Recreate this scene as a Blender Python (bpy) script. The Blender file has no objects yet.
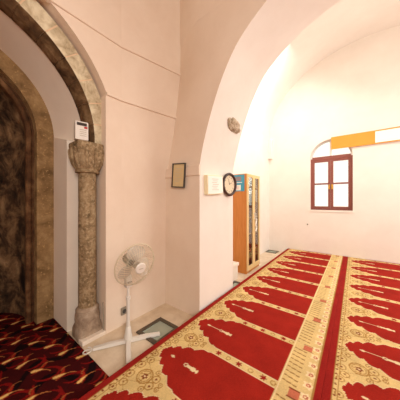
import bpy, bmesh, math, random
import numpy as np
from mathutils import Vector, Matrix, noise as mnoise
PI = math.pi
random.seed(7)
scene = bpy.context.scene
COL = scene.collection

# ------------------------------------------------------------------ camera, world, lights, exposure
H = 1.5
YAW = math.radians(37.8)
cd = bpy.data.cameras.new('camera'); cam = bpy.data.objects.new('camera', cd); COL.objects.link(cam)
cd.sensor_width = 36.0; cd.sensor_fit = 'HORIZONTAL'; cd.lens = 18.0; cd.clip_start = 0.02
cam.location = (0, 0, H); cam.rotation_euler = (PI/2, 0, YAW)
scene.camera = cam

world = bpy.data.worlds.new('world'); scene.world = world; world.use_nodes = True
bg = world.node_tree.nodes['Background']
bg.inputs[0].default_value = (1.0, 0.94, 0.86, 1); bg.inputs[1].default_value = 1.5

scene.view_settings.view_transform = 'Standard'; scene.view_settings.look = 'None'
scene.view_settings.exposure = 0.0; scene.view_settings.gamma = 1.0
scene.view_settings.use_curve_mapping = False

def area(name, loc, target, size, power, col=(1, .93, .84), size_y=None):
    l = bpy.data.lights.new(name, 'AREA'); l.energy = power; l.color = col; l.size = size
    if size_y: l.shape = 'RECTANGLE'; l.size_y = size_y
    o = bpy.data.objects.new(name, l); COL.objects.link(o); o.location = loc
    o.rotation_euler = (Vector(target) - Vector(loc)).to_track_quat('-Z', 'Y').to_euler()
    return o
# unseen area lights added as fill: far bay, its side wall, near bay
area('fill_far_bay', (2.5, 4.3, 3.2), (-2.1, 4.9, 1.8), 2.2, 74, (1, .965, .91))
area('fill_side_wall', (-0.6, 4.2, 4.5), (-2.1, 4.5, 2.4), 0.7, 42, (1, .97, .92))
area('fill_near_bay', (2.5, -1.4, 2.8), (-2.0, 1.5, 1.2), 1.8, 142, (1, .955, .89))

# ------------------------------------------------------------------ materials
def srgb(r, g, b):
    f = lambda c: (c/255/12.92) if c/255 <= .04045 else ((c/255+.055)/1.055)**2.4
    return (f(r), f(g), f(b), 1)
def new_mat(name):
    m = bpy.data.materials.new(name); m.use_nodes = True
    nt = m.node_tree; p = nt.nodes['Principled BSDF']
    return m, nt, p
def simple(name, col, rough=.5, metal=0, spec=.5, noise=0, nscale=20, bump=0):
    m, nt, p = new_mat(name)
    p.inputs['Roughness'].default_value = rough; p.inputs['Metallic'].default_value = metal
    p.inputs['Specular IOR Level'].default_value = spec
    p.inputs['Base Color'].default_value = col
    tc = nt.nodes.new('ShaderNodeTexCoord')
    n = nt.nodes.new('ShaderNodeTexNoise'); n.inputs['Scale'].default_value = nscale; n.inputs['Detail'].default_value = 4
    nt.links.new(tc.outputs['Object'], n.inputs['Vector'])
    mx = nt.nodes.new('ShaderNodeMix'); mx.data_type = 'RGBA'
    mx.inputs[6].default_value = tuple(c*(1-noise) for c in col[:3]) + (1,)
    mx.inputs[7].default_value = tuple(min(1, c*(1+noise)) for c in col[:3]) + (1,)
    nt.links.new(n.outputs[0], mx.inputs[0]); nt.links.new(mx.outputs[2], p.inputs['Base Color'])
    if bump:
        b = nt.nodes.new('ShaderNodeBump'); b.inputs['Strength'].default_value = bump; b.inputs['Distance'].default_value = .02
        nt.links.new(n.outputs[0], b.inputs['Height']); nt.links.new(b.outputs[0], p.inputs['Normal'])
    return m
def ramped(name, stops, scale=6, detail=8, rough=.85, bump=.5, bdist=.02, distort=0.3, fleck=None, vec_scale=(1, 1, 1), spec=.2):
    """stone: noise through a colour ramp, optional second high-frequency fleck layer"""
    m, nt, p = new_mat(name)
    p.inputs['Roughness'].default_value = rough; p.inputs['Specular IOR Level'].default_value = spec
    tc = nt.nodes.new('ShaderNodeTexCoord'); mp = nt.nodes.new('ShaderNodeMapping'); mp.inputs['Scale'].default_value = vec_scale
    nt.links.new(tc.outputs['Object'], mp.inputs['Vector'])
    n = nt.nodes.new('ShaderNodeTexNoise'); n.inputs['Scale'].default_value = scale; n.inputs['Detail'].default_value = detail
    n.inputs['Roughness'].default_value = .65; n.inputs['Distortion'].default_value = distort
    nt.links.new(mp.outputs[0], n.inputs['Vector'])
    r = nt.nodes.new('ShaderNodeValToRGB'); e = r.color_ramp.elements
    e[0].position, e[0].color = stops[0]; e[1].position, e[1].color = stops[-1]
    for pos, c in stops[1:-1]:
        k = e.new(pos); k.color = c
    nt.links.new(n.outputs[0], r.inputs[0]); out = r.outputs[0]
    if fleck:
        fs, lo, hi, fc = fleck
        n2 = nt.nodes.new('ShaderNodeTexNoise'); n2.inputs['Scale'].default_value = fs; n2.inputs['Detail'].default_value = 3
        nt.links.new(tc.outputs['Object'], n2.inputs['Vector'])
        mr = nt.nodes.new('ShaderNodeMapRange'); mr.inputs[1].default_value = lo; mr.inputs[2].default_value = hi
        nt.links.new(n2.outputs[0], mr.inputs[0])
        mx = nt.nodes.new('ShaderNodeMix'); mx.data_type = 'RGBA'; mx.inputs[7].default_value = fc
        nt.links.new(mr.outputs[0], mx.inputs[0]); nt.links.new(out, mx.inputs[6]); out = mx.outputs[2]
    nt.links.new(out, p.inputs['Base Color'])
    b = nt.nodes.new('ShaderNodeBump'); b.inputs['Strength'].default_value = bump; b.inputs['Distance'].default_value = bdist
    nt.links.new(n.outputs[0], b.inputs['Height']); nt.links.new(b.outputs[0], p.inputs['Normal'])
    return m
def plaster(name, a, b, bump=.15):
    return ramped(name, [(.3, a), (.7, b)], scale=1.6, detail=6, rough=.9, bump=bump, bdist=.03, distort=.2)
def carpet_mat(name):
    m, nt, p = new_mat(name)
    p.inputs['Roughness'].default_value = .95; p.inputs['Specular IOR Level'].default_value = .1
    at = nt.nodes.new('ShaderNodeVertexColor'); at.layer_name = 'weave'
    tc = nt.nodes.new('ShaderNodeTexCoord'); n = nt.nodes.new('ShaderNodeTexNoise'); n.inputs['Scale'].default_value = 140; n.inputs['Detail'].default_value = 3
    nt.links.new(tc.outputs['Object'], n.inputs['Vector'])
    n2 = nt.nodes.new('ShaderNodeTexNoise'); n2.inputs['Scale'].default_value = 5; n2.inputs['Detail'].default_value = 4
    nt.links.new(tc.outputs['Object'], n2.inputs['Vector'])
    ad = nt.nodes.new('ShaderNodeMath'); ad.operation = 'ADD'; nt.links.new(n.outputs[0], ad.inputs[0]); nt.links.new(n2.outputs[0], ad.inputs[1])
    mr = nt.nodes.new('ShaderNodeMapRange'); mr.inputs[1].default_value = .6; mr.inputs[2].default_value = 1.4
    mr.inputs[3].default_value = .75; mr.inputs[4].default_value = 1.2
    nt.links.new(ad.outputs[0], mr.inputs[0])
    mx = nt.nodes.new('ShaderNodeVectorMath'); mx.operation = 'SCALE'
    nt.links.new(at.outputs[0], mx.inputs[0]); nt.links.new(mr.outputs[0], mx.inputs[3])
    nt.links.new(mx.outputs[0], p.inputs['Base Color'])
    b = nt.nodes.new('ShaderNodeBump'); b.inputs['Strength'].default_value = .4; b.inputs['Distance'].default_value = .006
    nt.links.new(n.outputs[0], b.inputs['Height']); nt.links.new(b.outputs[0], p.inputs['Normal'])
    return m
def glass_mat(name, tint, gloss=.12):
    m, nt, p = new_mat(name); nt.nodes.remove(p)
    o = nt.nodes['Material Output']
    t = nt.nodes.new('ShaderNodeBsdfTransparent'); t.inputs[0].default_value = tint
    g = nt.nodes.new('ShaderNodeBsdfGlossy'); g.inputs['Roughness'].default_value = .03
    f = nt.nodes.new('ShaderNodeLayerWeight'); f.inputs[0].default_value = .25
    mt = nt.nodes.new('ShaderNodeMath'); mt.operation = 'MULTIPLY_ADD'; mt.inputs[1].default_value = .6; mt.inputs[2].default_value = gloss
    nt.links.new(f.outputs['Fresnel'], mt.inputs[0])
    s = nt.nodes.new('ShaderNodeMixShader'); nt.links.new(mt.outputs[0], s.inputs[0])
    nt.links.new(t.outputs[0], s.inputs[1]); nt.links.new(g.outputs[0], s.inputs[2]); nt.links.new(s.outputs[0], o.inputs[0])
    return m

M = {}
M['plaster'] = plaster('pink_plaster', srgb(231, 210, 189), srgb(240, 222, 203))
M['plaster_white'] = plaster('cream_plaster', srgb(238, 228, 217), srgb(245, 237, 227))
M['lime'] = plaster('lime_wash', srgb(236, 220, 202), srgb(243, 230, 214))
M['voussoir'] = ramped('weathered_limestone', [(.28, srgb(110, 90, 66)), (.42, srgb(186, 168, 136)), (.58, srgb(222, 208, 176)), (.75, srgb(236, 226, 200))], scale=7, bump=.7)
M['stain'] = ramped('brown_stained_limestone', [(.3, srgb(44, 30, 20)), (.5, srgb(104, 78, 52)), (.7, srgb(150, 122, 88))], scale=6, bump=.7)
M['mortar'] = simple('pale_mortar', srgb(226, 196, 160), .95, noise=.15, bump=.3)
M['edge_shade'] = ramped('shade_darkened_stone', [(.3, srgb(40, 24, 14)), (.5, srgb(95, 64, 40)), (.7, srgb(140, 104, 70))], scale=5, bump=.7)  # brown stone with the shadow at the niche edge put into its colour
M['brown'] = ramped('brown_sandstone', [(.25, srgb(92, 70, 44)), (.5, srgb(146, 116, 78)), (.75, srgb(180, 150, 106))], scale=6, bump=.6, fleck=(40, .6, .75, srgb(190, 155, 105)))
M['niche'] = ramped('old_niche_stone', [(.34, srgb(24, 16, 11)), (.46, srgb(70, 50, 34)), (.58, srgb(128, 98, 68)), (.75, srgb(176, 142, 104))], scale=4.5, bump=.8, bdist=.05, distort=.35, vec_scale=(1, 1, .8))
M['column'] = ramped('column_marble', [(.3, srgb(92, 74, 52)), (.5, srgb(146, 122, 90)), (.7, srgb(178, 154, 120))], scale=11, bump=.5, fleck=(38, .48, .78, srgb(190, 168, 134)))
M['plinth_stone'] = ramped('column_base_stone', [(.3, srgb(128, 104, 84)), (.55, srgb(176, 154, 132)), (.75, srgb(205, 188, 168))], scale=9, bump=.7)
M['floor'] = ramped('floor_stone', [(.3, srgb(206, 184, 156)), (.55, srgb(226, 208, 182)), (.75, srgb(238, 224, 202))], scale=4, bump=.15, rough=.55, spec=.4)
M['pit'] = ramped('pit_rubble', [(.3, srgb(120, 132, 112)), (.7, srgb(190, 200, 178))], scale=9, bump=.8)
M['platform'] = simple('platform_board', srgb(140, 44, 34), .8, noise=.2)
M['carpet'] = carpet_mat('red_wool_weave')
M['carpet_dark'] = carpet_mat('maroon_wool_weave')
M['white_plastic'] = simple('white_plastic', srgb(228, 222, 212), .35, noise=.03)
M['grey_plastic'] = simple('grey_plastic', srgb(150, 140, 124), .45, noise=.05)
M['wire'] = simple('cream_wire', srgb(214, 200, 172), .35, noise=.05)
M['blade'] = simple('smoky_blade', srgb(232, 224, 208), .3, noise=.03)
_p = M['blade'].node_tree.nodes['Principled BSDF']; _p.inputs['Alpha'].default_value = .55
M['wood'] = ramped('orange_veneer', [(.3, srgb(196, 120, 52)), (.7, srgb(216, 144, 72))], scale=5, bump=.05, rough=.45, vec_scale=(8, 8, .6), spec=.4)
M['pale_wood'] = ramped('pale_beech', [(.3, srgb(226, 190, 128)), (.7, srgb(240, 210, 155))], scale=5, bump=.05, rough=.45, vec_scale=(8, 8, .6))
M['glass'] = glass_mat('clear_glass', (.94, .95, .93, 1), .04)
M['floor_glass'] = glass_mat('green_floor_glass', (.80, .92, .82, 1), .3)
_nt = M['floor_glass'].node_tree; _o = _nt.nodes['Material Output']; _l = _o.inputs[0].links[0].from_node
_d = _nt.nodes.new('ShaderNodeBsdfDiffuse'); _d.inputs[0].default_value = srgb(205, 220, 202); _s = _nt.nodes.new('ShaderNodeMixShader'); _s.inputs[0].default_value = .35
_nt.links.new(_l.outputs[0], _s.inputs[1]); _nt.links.new(_d.outputs[0], _s.inputs[2]); _nt.links.new(_s.outputs[0], _o.inputs[0])
M['steel'] = simple('dull_steel', srgb(98, 90, 78), .45, .6, noise=.1)
M['frame_red'] = simple('red_brown_window_paint', srgb(140, 78, 66), .5, noise=.08)
M['brass'] = simple('brass', srgb(220, 170, 70), .3, .8)
M['black'] = simple('black_frame', srgb(70, 66, 62), .45, noise=.1)
M['dark_wood'] = simple('dark_wood_rim', srgb(62, 34, 26), .4, noise=.2)
M['parchment'] = simple('parchment', srgb(218, 194, 146), .8, noise=.08, nscale=14)
M['paper'] = simple('white_paper', srgb(250, 246, 236), .8, noise=.02)
M['ink'] = simple('pale_ink', srgb(196, 188, 172), .8)
M['dark_ink'] = simple('dark_ink', srgb(60, 50, 44), .8)
M['cream_board'] = simple('cream_edge', srgb(244, 230, 190), .7, noise=.04)
M['dial'] = simple('dial_card', srgb(232, 214, 184), .7, noise=.03)
M['blue'] = simple('blue_print', srgb(70, 158, 186), .6, noise=.12, nscale=14)
M['pink_print'] = simple('pink_print', srgb(220, 170, 170), .7, noise=.1)
M['orange'] = simple('orange_cloth', srgb(238, 156, 58), .8, noise=.06, nscale=4)
M['patch'] = ramped('bare_rubble', [(.3, srgb(120, 100, 80)), (.45, srgb(176, 156, 130)), (.65, srgb(214, 198, 174))], scale=18, bump=.9)
M['red_mark'] = simple('red_mark', srgb(180, 40, 36), .6)
BOOKS = [simple('cover_'+n, srgb(*c), .6, noise=.06) for n, c in (('grey', (150, 134, 138)), ('mauve', (128, 104, 116)), ('brown', (120, 78, 60)), ('maroon', (112, 46, 40)), ('cream', (232, 220, 200)), ('white', (246, 242, 236)))]

# ------------------------------------------------------------------ helpers
def root_loc(o):
    while o.parent: o = o.parent
    return Vector(o.location)
def link_mesh(name, verts, faces, mat, parent=None, loc=None, smooth=False):
    me = bpy.data.meshes.new(name)
    o = bpy.data.objects.new(name, me); COL.objects.link(o)
    if parent: o.parent = parent; base = root_loc(parent)
    else:
        if loc is None:
            xs = [v[0] for v in verts]; ys = [v[1] for v in verts]; zs = [v[2] for v in verts]
            loc = ((min(xs)+max(xs))/2, (min(ys)+max(ys))/2, min(zs))
        o.location = loc; base = Vector(loc)
    me.from_pydata([tuple(Vector(v)-base) for v in verts], [], faces)
    bm = bmesh.new(); bm.from_mesh(me); bmesh.ops.recalc_face_normals(bm, faces=bm.faces[:]); bm.to_mesh(me); bm.free()
    me.materials.append(mat)
    if smooth:
        me.polygons.foreach_set('use_smooth', [True]*len(me.polygons))
        try: me.set_sharp_from_angle(angle=math.radians(40))
        except Exception: pass
    me.update()
    return o
class MB:
    def __init__(s): s.v = []; s.f = []
    def add(s, v, f):
        b = len(s.v); s.v += [tuple(p) for p in v]; s.f += [tuple(i+b for i in q) for q in f]; return s
    def box(s, lo, hi, bev=0):
        x0, y0, z0 = lo; x1, y1, z1 = hi
        if bev <= 0:
            return s.add([(x0,y0,z0),(x1,y0,z0),(x1,y1,z0),(x0,y1,z0),(x0,y0,z1),(x1,y0,z1),(x1,y1,z1),(x0,y1,z1)],
                         [(0,3,2,1),(4,5,6,7),(0,1,5,4),(1,2,6,5),(2,3,7,6),(3,0,4,7)])
        bm = bmesh.new(); bmesh.ops.create_cube(bm, size=1)
        for v in bm.verts: v.co = Vector(((x0+x1)/2+v.co.x*(x1-x0), (y0+y1)/2+v.co.y*(y1-y0), (z0+z1)/2+v.co.z*(z1-z0)))
        bmesh.ops.bevel(bm, geom=bm.edges[:], offset=bev, segments=2, affect='EDGES', profile=.5)
        bm.verts.index_update(); s.add([v.co[:] for v in bm.verts], [[v.index for v in f.verts] for f in bm.faces]); bm.free(); return s
    def tube(s, pts, r, n=8, closed=False, cap=True):
        pts = [Vector(p) for p in pts]; N = len(pts); b = len(s.v); rs = r if isinstance(r, (list, tuple)) else [r]*N
        up = None
        for i, p in enumerate(pts):
            if closed: t = pts[(i+1) % N]-pts[i-1]
            else: t = pts[min(i+1, N-1)]-pts[max(i-1, 0)]
            t.normalize()
            if up is None:
                up = Vector((0, 0, 1)) if abs(t.z) < .9 else Vector((1, 0, 0))
            a = (up - t*up.dot(t)).normalized(); c = t.cross(a); up = a
            for k in range(n):
                w = 2*PI*k/n; s.v.append(tuple(p + (a*math.cos(w)+c*math.sin(w))*rs[i]))
        for i in range(N if closed else N-1):
            j = (i+1) % N
            for k in range(n):
                s.f.append((b+i*n+k, b+i*n+(k+1)%n, b+j*n+(k+1)%n, b+j*n+k))
        if cap and not closed:
            s.f.append(tuple(b+k for k in range(n))[::-1]); s.f.append(tuple(b+(N-1)*n+k for k in range(n)))
        return s
    def lathe(s, prof, c=(0,0,0), n=32, M3=None, fn=None):
        """prof: (r, z) list; fn(r, ang, z) -> (x, y) override"""
        b = len(s.v); c = Vector(c)
        for r, z in prof:
            for k in range(n):
                a = 2*PI*k/n
                x, y = fn(r, a, z) if fn else (r*math.cos(a), r*math.sin(a))
                p = Vector((x, y, z))
                if M3: p = M3 @ p
                s.v.append(tuple(c+p))
        for i in range(len(prof)-1):
            for k in range(n):
                s.f.append((b+i*n+k, b+i*n+(k+1)%n, b+(i+1)*n+(k+1)%n, b+(i+1)*n+k))
        s.f.append(tuple(b+k for k in range(n))[::-1]); s.f.append(tuple(b+(len(prof)-1)*n+k for k in range(n)))
        return s
    def poly(s, pts, axis, a, b):
        """extrude a 2-D outline along an axis; pts are the two other coordinates in x,y,z order"""
        def P(p, t): return {'x': (t, p[0], p[1]), 'y': (p[0], t, p[1]), 'z': (p[0], p[1], t)}[axis]
        bm = bmesh.new(); vs = [bm.verts.new(P(p, a)) for p in pts]; f = bm.faces.new(vs)
        r = bmesh.ops.extrude_face_region(bm, geom=[f])
        d = {'x': (b-a,0,0), 'y': (0,b-a,0), 'z': (0,0,b-a)}[axis]
        bmesh.ops.translate(bm, vec=d, verts=[g for g in r['geom'] if isinstance(g, bmesh.types.BMVert)])
        bmesh.ops.triangulate(bm, faces=[f for f in bm.faces if len(f.verts) > 4])
        bm.verts.index_update(); s.add([v.co[:] for v in bm.verts], [[v.index for v in f.verts] for f in bm.faces]); bm.free(); return s
    def build(s, name, mat, parent=None, loc=None, smooth=False):
        return link_mesh(name, s.v, s.f, mat, parent, loc, smooth)
def tag(o, label=None, cat=None, group=None, kind=None):
    if label: o['label'] = label
    if cat: o['category'] = cat
    if group: o['group'] = group
    if kind: o['kind'] = kind
    return o
def thing(name, loc, label, cat, group=None):
    o = bpy.data.objects.new(name, None); COL.objects.link(o); o.location = loc; o.empty_display_size = .1
    return tag(o, label, cat, group)
def struct(name, mb, mat, parent=None, smooth=False, label=None, cat=None):
    o = mb.build(name, mat, parent, None, smooth)
    if not parent: tag(o, label, cat, kind='structure')
    return o

# ------------------------------------------------------------------ dimensions
XW = -2.2                     # qibla wall face
YC, ZS = -0.12, 2.16          # mihrab axis and springing height
YA, YB = 1.99, 2.86           # transverse arch faces
XP = -1.55                    # pier face
XM = 0.30                     # arch middle
YF = 6.08                     # window wall
XL2 = -2.06                   # left wall of the far bay
PLAT = 0.105                  # platform under the carpets
XE = -1.52                    # carpet edge
TOP = 5.6

# ------------------------------------------------------------------ floor with the glazed pits cut out
hatches = [(-1.945, 1.355, -1.625, 1.69), (-1.75, 2.95, -1.545, 3.30), (-2.03, 5.72, -1.76, 6.0)]
fl = MB()
xs = sorted({-4.6, XE+.02, 3.6} | {h[0] for h in hatches} | {h[2] for h in hatches})
ys = sorted({-3.0, YF} | {h[1] for h in hatches} | {h[3] for h in hatches})
for i in range(len(xs)-1):
    for j in range(len(ys)-1):
        cx, cy = (xs[i]+xs[i+1])/2, (ys[j]+ys[j+1])/2
        if any(h[0] < cx < h[2] and h[1] < cy < h[3] for h in hatches): continue
        fl.add([(xs[i],ys[j],0),(xs[i+1],ys[j],0),(xs[i+1],ys[j+1],0),(xs[i],ys[j+1],0)], [(0,1,2,3)])
for x0, y0, x1, y1 in hatches:
    z = -.22
    fl.add([(x0,y0,0),(x1,y0,0),(x1,y1,0),(x0,y1,0),(x0,y0,z),(x1,y0,z),(x1,y1,z),(x0,y1,z)],
           [(0,1,5,4),(1,2,6,5),(2,3,7,6),(3,0,4,7),(4,5,6,7)])
struct('floor', fl, M['floor'], label='beige stone floor below the carpet edge', cat='floor')
struct('trim_1', MB().box((XE+.012, -3.0, 0.0), (3.6, YF, PLAT)), M['platform'], label='low boarded platform under the prayer carpets', cat='platform')

# ------------------------------------------------------------------ qibla wall with the mihrab opening
def arch_pts(R, n, yc=YC, zs=ZS, a0=0.0, a1=PI):
    return [(yc+R*math.cos(a0+(a1-a0)*k/n), zs+R*math.sin(a0+(a1-a0)*k/n)) for k in range(n+1)]
RO, NK, ZK = 1.36, 1.12, 2.68
a0 = math.asin((ZK-ZS)/RO)
pr = [(NK, 0), (NK, ZK)] + arch_pts(RO, 28, a0=a0, a1=PI-a0) + [(2*YC-NK, ZK), (2*YC-NK, 0)]
out = pr + [(-3.0, 0), (-3.0, TOP), (YA+.45, TOP), (YA+.45, 0)]
struct('wall_left', MB().poly(out, 'x', XW, -2.55), M['plaster'], label='pink plastered wall around the stone mihrab arch', cat='wall')
# shallow pilaster in the corner, growing outwards with height
pv = []
for z, x in ((0, -2.185), (1.8, -2.175), (2.5, -2.08), (3.4, -2.045), (TOP, -2.04)):
    d_ = x - XW
    pv += [(XW-.05, 1.30, z), (XW-.002, 1.30, z), (XW+d_*.2, 1.44, z), (XW+d_*.4, 1.58, z), (XW+d_*.6, 1.72, z), (XW+d_*.8, 1.86, z), (XW+d_*1.6, 2.42, z), (XW-.05, 2.42, z)]
pf = []
for i in range(4):
    for k in range(8):
        pf.append((i*8+k, i*8+(k+1)%8, (i+1)*8+(k+1)%8, (i+1)*8+k))
pl = MB().add(pv, pf + [(7,6,5,4,3,2,1,0), tuple(range(32,40))])
struct('trim_2', pl, M['plaster'], smooth=True, label='shallow plaster pilaster in the corner beside the pier', cat='pilaster')
# cornices
def ledge(prof, y0, d):
    secs = [(y0, 0), (1.30, 0), (1.44, .2*d), (1.58, .4*d), (1.72, .6*d), (1.86, .8*d), (2.2, 1.3*d)]
    vv = [(x+off, y, z) for y, off in secs for x, z in prof]; q = len(prof); ff = []
    for i in range(len(secs)-1):
        for k in range(q): ff.append((i*q+k, i*q+(k+1) % q, (i+1)*q+(k+1) % q, (i+1)*q+k))
    ff += [tuple(range(q))[::-1], tuple((len(secs)-1)*q+k for k in range(q))]
    return MB().add(vv, ff)
c = ledge([(XW-.02, 2.665), (XW+.022, 2.675), (XW+.022, 2.70), (XW-.02, 2.715)], 1.125, .127)
struct('trim_3', c, M['plaster'], label='thin plaster ledge running from mihrab arch to the corner', cat='ledge')
c = ledge([(XW-.02, 3.305), (XW+.018, 3.313), (XW+.018, 3.33), (XW-.02, 3.342)], .395, .152)
c.tube([(XW+.002, .40, 3.322), (XW+.002, .36, 3.36), (XW+.002, .30, 3.5), (XW+.002, .22, 3.75)], .015, 6)
struct('trim_4', c, M['plaster'], label='upper plaster ledge line high above the mihrab arch', cat='ledge')

# ------------------------------------------------------------------ mihrab
mih = thing('mihrab', (-2.9, YC, 0), 'arched prayer niche of dark brown old stone in the left wall', 'prayer niche')
ZI = ZS + .11
def ring(R0, R1, x0, x1, zs=ZI, n=36, mat=None, name='', parent=mih, smooth=False):
    inner = [(YC+R0, 0)] + arch_pts(R0, n, zs=zs) + [(YC-R0, 0)]
    outer = [(YC-R1, 0)] + arch_pts(R1, n, zs=zs)[::-1] + [(YC+R1, 0)]
    return MB().poly(inner+outer, 'x', x0, x1).build(name, mat, parent, smooth=smooth)
for sg in (1, -1):
    ya, yb = sorted((YC+sg*.985, YC+sg*1.5))
    MB().poly([(-3.015, 0), (-2.58, 0), (-2.58, ZS+.02), (-3.015, ZS+.135)], 'y', ya, yb).build('plastered_jamb', M['lime'], mih)['label'] = 'white plastered jamb'
sp = [(.985, -3.015), (1.125, -2.50), (1.5, -2.50), (1.5, -3.015)]
def sweep(prof, t0, t1, m_):
    v = []; f = []; q = len(prof)
    for i in range(m_+1):
        t = t0+(t1-t0)*i/m_
        for r, x in prof: v.append((x, YC+r*math.cos(t), ZS+r*math.sin(t)+(.11 if x < -2.9 else 0)))
    for i in range(m_):
        for j in range(q): f.append((i*q+j, i*q+(j+1)%q, (i+1)*q+(j+1)%q, (i+1)*q+j))
    f += [tuple(range(q))[::-1], tuple(m_*q+j for j in range(q))]
    return MB().add(v, f)
sweep(sp, -.03, PI+.03, 48).build('plastered_soffit', M['lime'], mih, smooth=True)['label'] = 'white splayed plaster soffit' 
# moulded brown frame: flat band, roll, inner order
def frame(R0, R1, x0, x1, name, mat, label=None):
    o = ring(R0, R1, x0, x1, name=name, mat=mat)
    if label: o['label'] = label
frame(.815, 1.02, -3.01, -3.12, 'stone_frame', M['brown'], 'golden brown dressed stone frame')
frame(.745, 1.0, -3.12, -3.22, 'inner_order', M['edge_shade'], 'inner order coloured dark as shade at the niche edge')
prf = [(YC+.765, 0)] + arch_pts(.765, 30, zs=ZI) + [(YC-.765, 0)]
MB().tube([(-3.13, y, z) for y, z in prf], .032, 10).build('roll_moulding', M['edge_shade'], mih, smooth=True)  # roll coloured dark to carry the moulding shadow
# concave niche wall with semi-dome
nv = []; nf = []; n = 40; RN = .78
rows = [(RN, z) for z in np.linspace(0, ZI, 10)] + [(RN*math.cos(t), ZI+RN*math.sin(t)) for t in np.linspace(0, PI/2, 14)[1:]]
for r, z in rows:
    for k in range(n+1):
        a = PI/2 + PI*k/n
        q = Vector((-3.20 + r*math.cos(a)*1.0, YC + r*math.sin(a), z))
        nn = mnoise.noise(q*3.1)*.02
        if z > 0: q.x -= nn
        nv.append(tuple(q))
for i in range(len(rows)-1):
    for k in range(n):
        nf.append((i*(n+1)+k, i*(n+1)+k+1, (i+1)*(n+1)+k+1, (i+1)*(n+1)+k))
o = link_mesh('niche_wall', nv, nf, M['niche'], mih, smooth=True); o['label'] = 'stained dark stone niche wall'
# archivolt of wedge stones
frame_n = 17
vp = lambda e, jx=0: [(1.120+e, -2.49), (1.112+e, -2.44), (1.122+e, -2.385), (1.150+e, -2.335), (1.168+e, -2.302-e*.6+jx), (1.33, -2.302-e*.6+jx), (1.33, -2.52), (1.14+e, -2.52)]
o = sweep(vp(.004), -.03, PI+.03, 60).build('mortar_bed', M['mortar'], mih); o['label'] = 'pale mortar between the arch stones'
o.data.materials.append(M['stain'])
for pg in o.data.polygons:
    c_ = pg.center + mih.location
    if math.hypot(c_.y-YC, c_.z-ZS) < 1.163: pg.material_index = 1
for k in range(frame_n):
    g = .0055
    t0 = -.03+(PI+.06)*k/frame_n + g; t1 = -.03+(PI+.06)*(k+1)/frame_n - g
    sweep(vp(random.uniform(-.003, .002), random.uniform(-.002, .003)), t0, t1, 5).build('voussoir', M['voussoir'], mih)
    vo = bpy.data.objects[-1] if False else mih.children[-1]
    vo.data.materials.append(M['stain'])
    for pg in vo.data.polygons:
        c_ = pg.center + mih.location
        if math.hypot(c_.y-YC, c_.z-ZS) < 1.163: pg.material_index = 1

# ------------------------------------------------------------------ column
CX, CY = -2.375, 1.0
colm = thing('column', (CX, CY, 0), 'slender mottled brown stone column beside the mihrab, with carved capital', 'column')
def squircle(p):
    def fn(r, a, z):
        cc, ss = math.cos(a), math.sin(a)
        k = (abs(cc)**p+abs(ss)**p)**(-1/p); return r*k*cc, r*k*ss
    return fn
def basefn(r, a, z):
    p = 2 + 6*max(0, min(1, (.16-z)/.14)); x, y = squircle(p)(r, a, z)
    return x*(1+.03*mnoise.noise(Vector((x*9, y*9, z*9)))), y*(1+.03*mnoise.noise(Vector((x*9+5, y*9, z*9))))
b = MB().lathe([(.122, 0), (.126, .03), (.125, .10), (.121, .16), (.126, .20), (.122, .24), (.114, .27), (.116, .30), (.095, .325)], (CX, CY, 0), 40, fn=basefn)
o = b.build('base', M['plinth_stone'], colm, smooth=True); o['label'] = 'worn pale stone base'
def shaftfn(r, a, z):
    k = 1+.025*mnoise.noise(Vector((math.cos(a)*2, math.sin(a)*2, z*5)))
    return r*k*math.cos(a), r*k*math.sin(a)
MB().lathe([(.090, z) if z < 1.2 else (.090-.003*(z-1.2), z) for z in np.linspace(.32, 1.80, 30)] , (CX, CY, 0), 36, fn=shaftfn).build('shaft', M['column'], colm, smooth=True)
def capfn(r, a, z):
    t = max(0, min(1, (z-1.86)/.22)); p = 2+5*t
    x, y = squircle(p)(r, a, z)
    lob = 1 + .05*abs(math.sin(4*a))*math.sin(PI*max(0, min(1, (z-1.82)/.28)))
    x *= lob; y *= lob
    if y > 0: y *= 1 - .16*t
    return x, y
cp = MB().lathe([(.100, 1.795), (.118, 1.80), (.122, 1.815), (.112, 1.83), (.128, 1.86), (.138, 1.91), (.143, 1.97), (.147, 2.03), (.147, 2.07), (.150, 2.085), (.150, 2.115), (.147, 2.12)], (CX, CY, 0), 64, fn=capfn)
cp.build('capital', M['column'], colm, smooth=True)
cb = MB()
for k in range(10):       # upright carved leaves round the bell
    a = 2*PI*k/10 + .2
    pts = []
    for z, r in ((1.84, .112), (1.90, .134), (1.97, .142), (2.03, .147), (2.06, .150)):
        x, y = capfn(r, a, z); pts.append((CX+x, CY+y, z))
    cb.tube(pts, [.012, .017, .02, .018, .010], 8)
cb.build('carved_leaves', M['column'], colm, smooth=True)
MB().box((XW-.10, .875, 0), (XW+.005, 1.119, .045), .008).build('plinth', M['lime'], colm)['label'] = 'white plastered plinth block'

# white dispenser standing on the capital
dp = thing('air_freshener', (-2.27, .90, 2.12), 'small white box-shaped air freshener standing on the column capital', 'air freshener')
R3 = Matrix.Rotation(math.radians(-12), 3, 'Z')
def rotbox(mb, lo, hi, c, Rm, bev=.004):
    t = MB().box(lo, hi, bev)
    return mb.add([tuple(Vector(c)+Rm@Vector(v)) for v in t.v], t.f)
dc = (-2.27, .893, 2.121)
rotbox(MB(), (-.045, -.06, 0), (.045, .06, .19), dc, R3, .008).build('case', M['white_plastic'], dp)
rotbox(MB(), (.0455, -.045, .145), (.049, .045, .175), dc, R3, .001).build('vent_slot', M['dark_ink'], dp)
rotbox(MB(), (.0455, .02, .12), (.049, .05, .14), dc, R3, .001).build('red_emblem', M['red_mark'], dp)
lb = MB()
for k in range(4): rotbox(lb, (.0455, -.02, .04+k*.02), (.047, .04, .047+k*.02), dc, R3, 0)
lb.build('printed_lines', M['ink'], dp)
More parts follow.
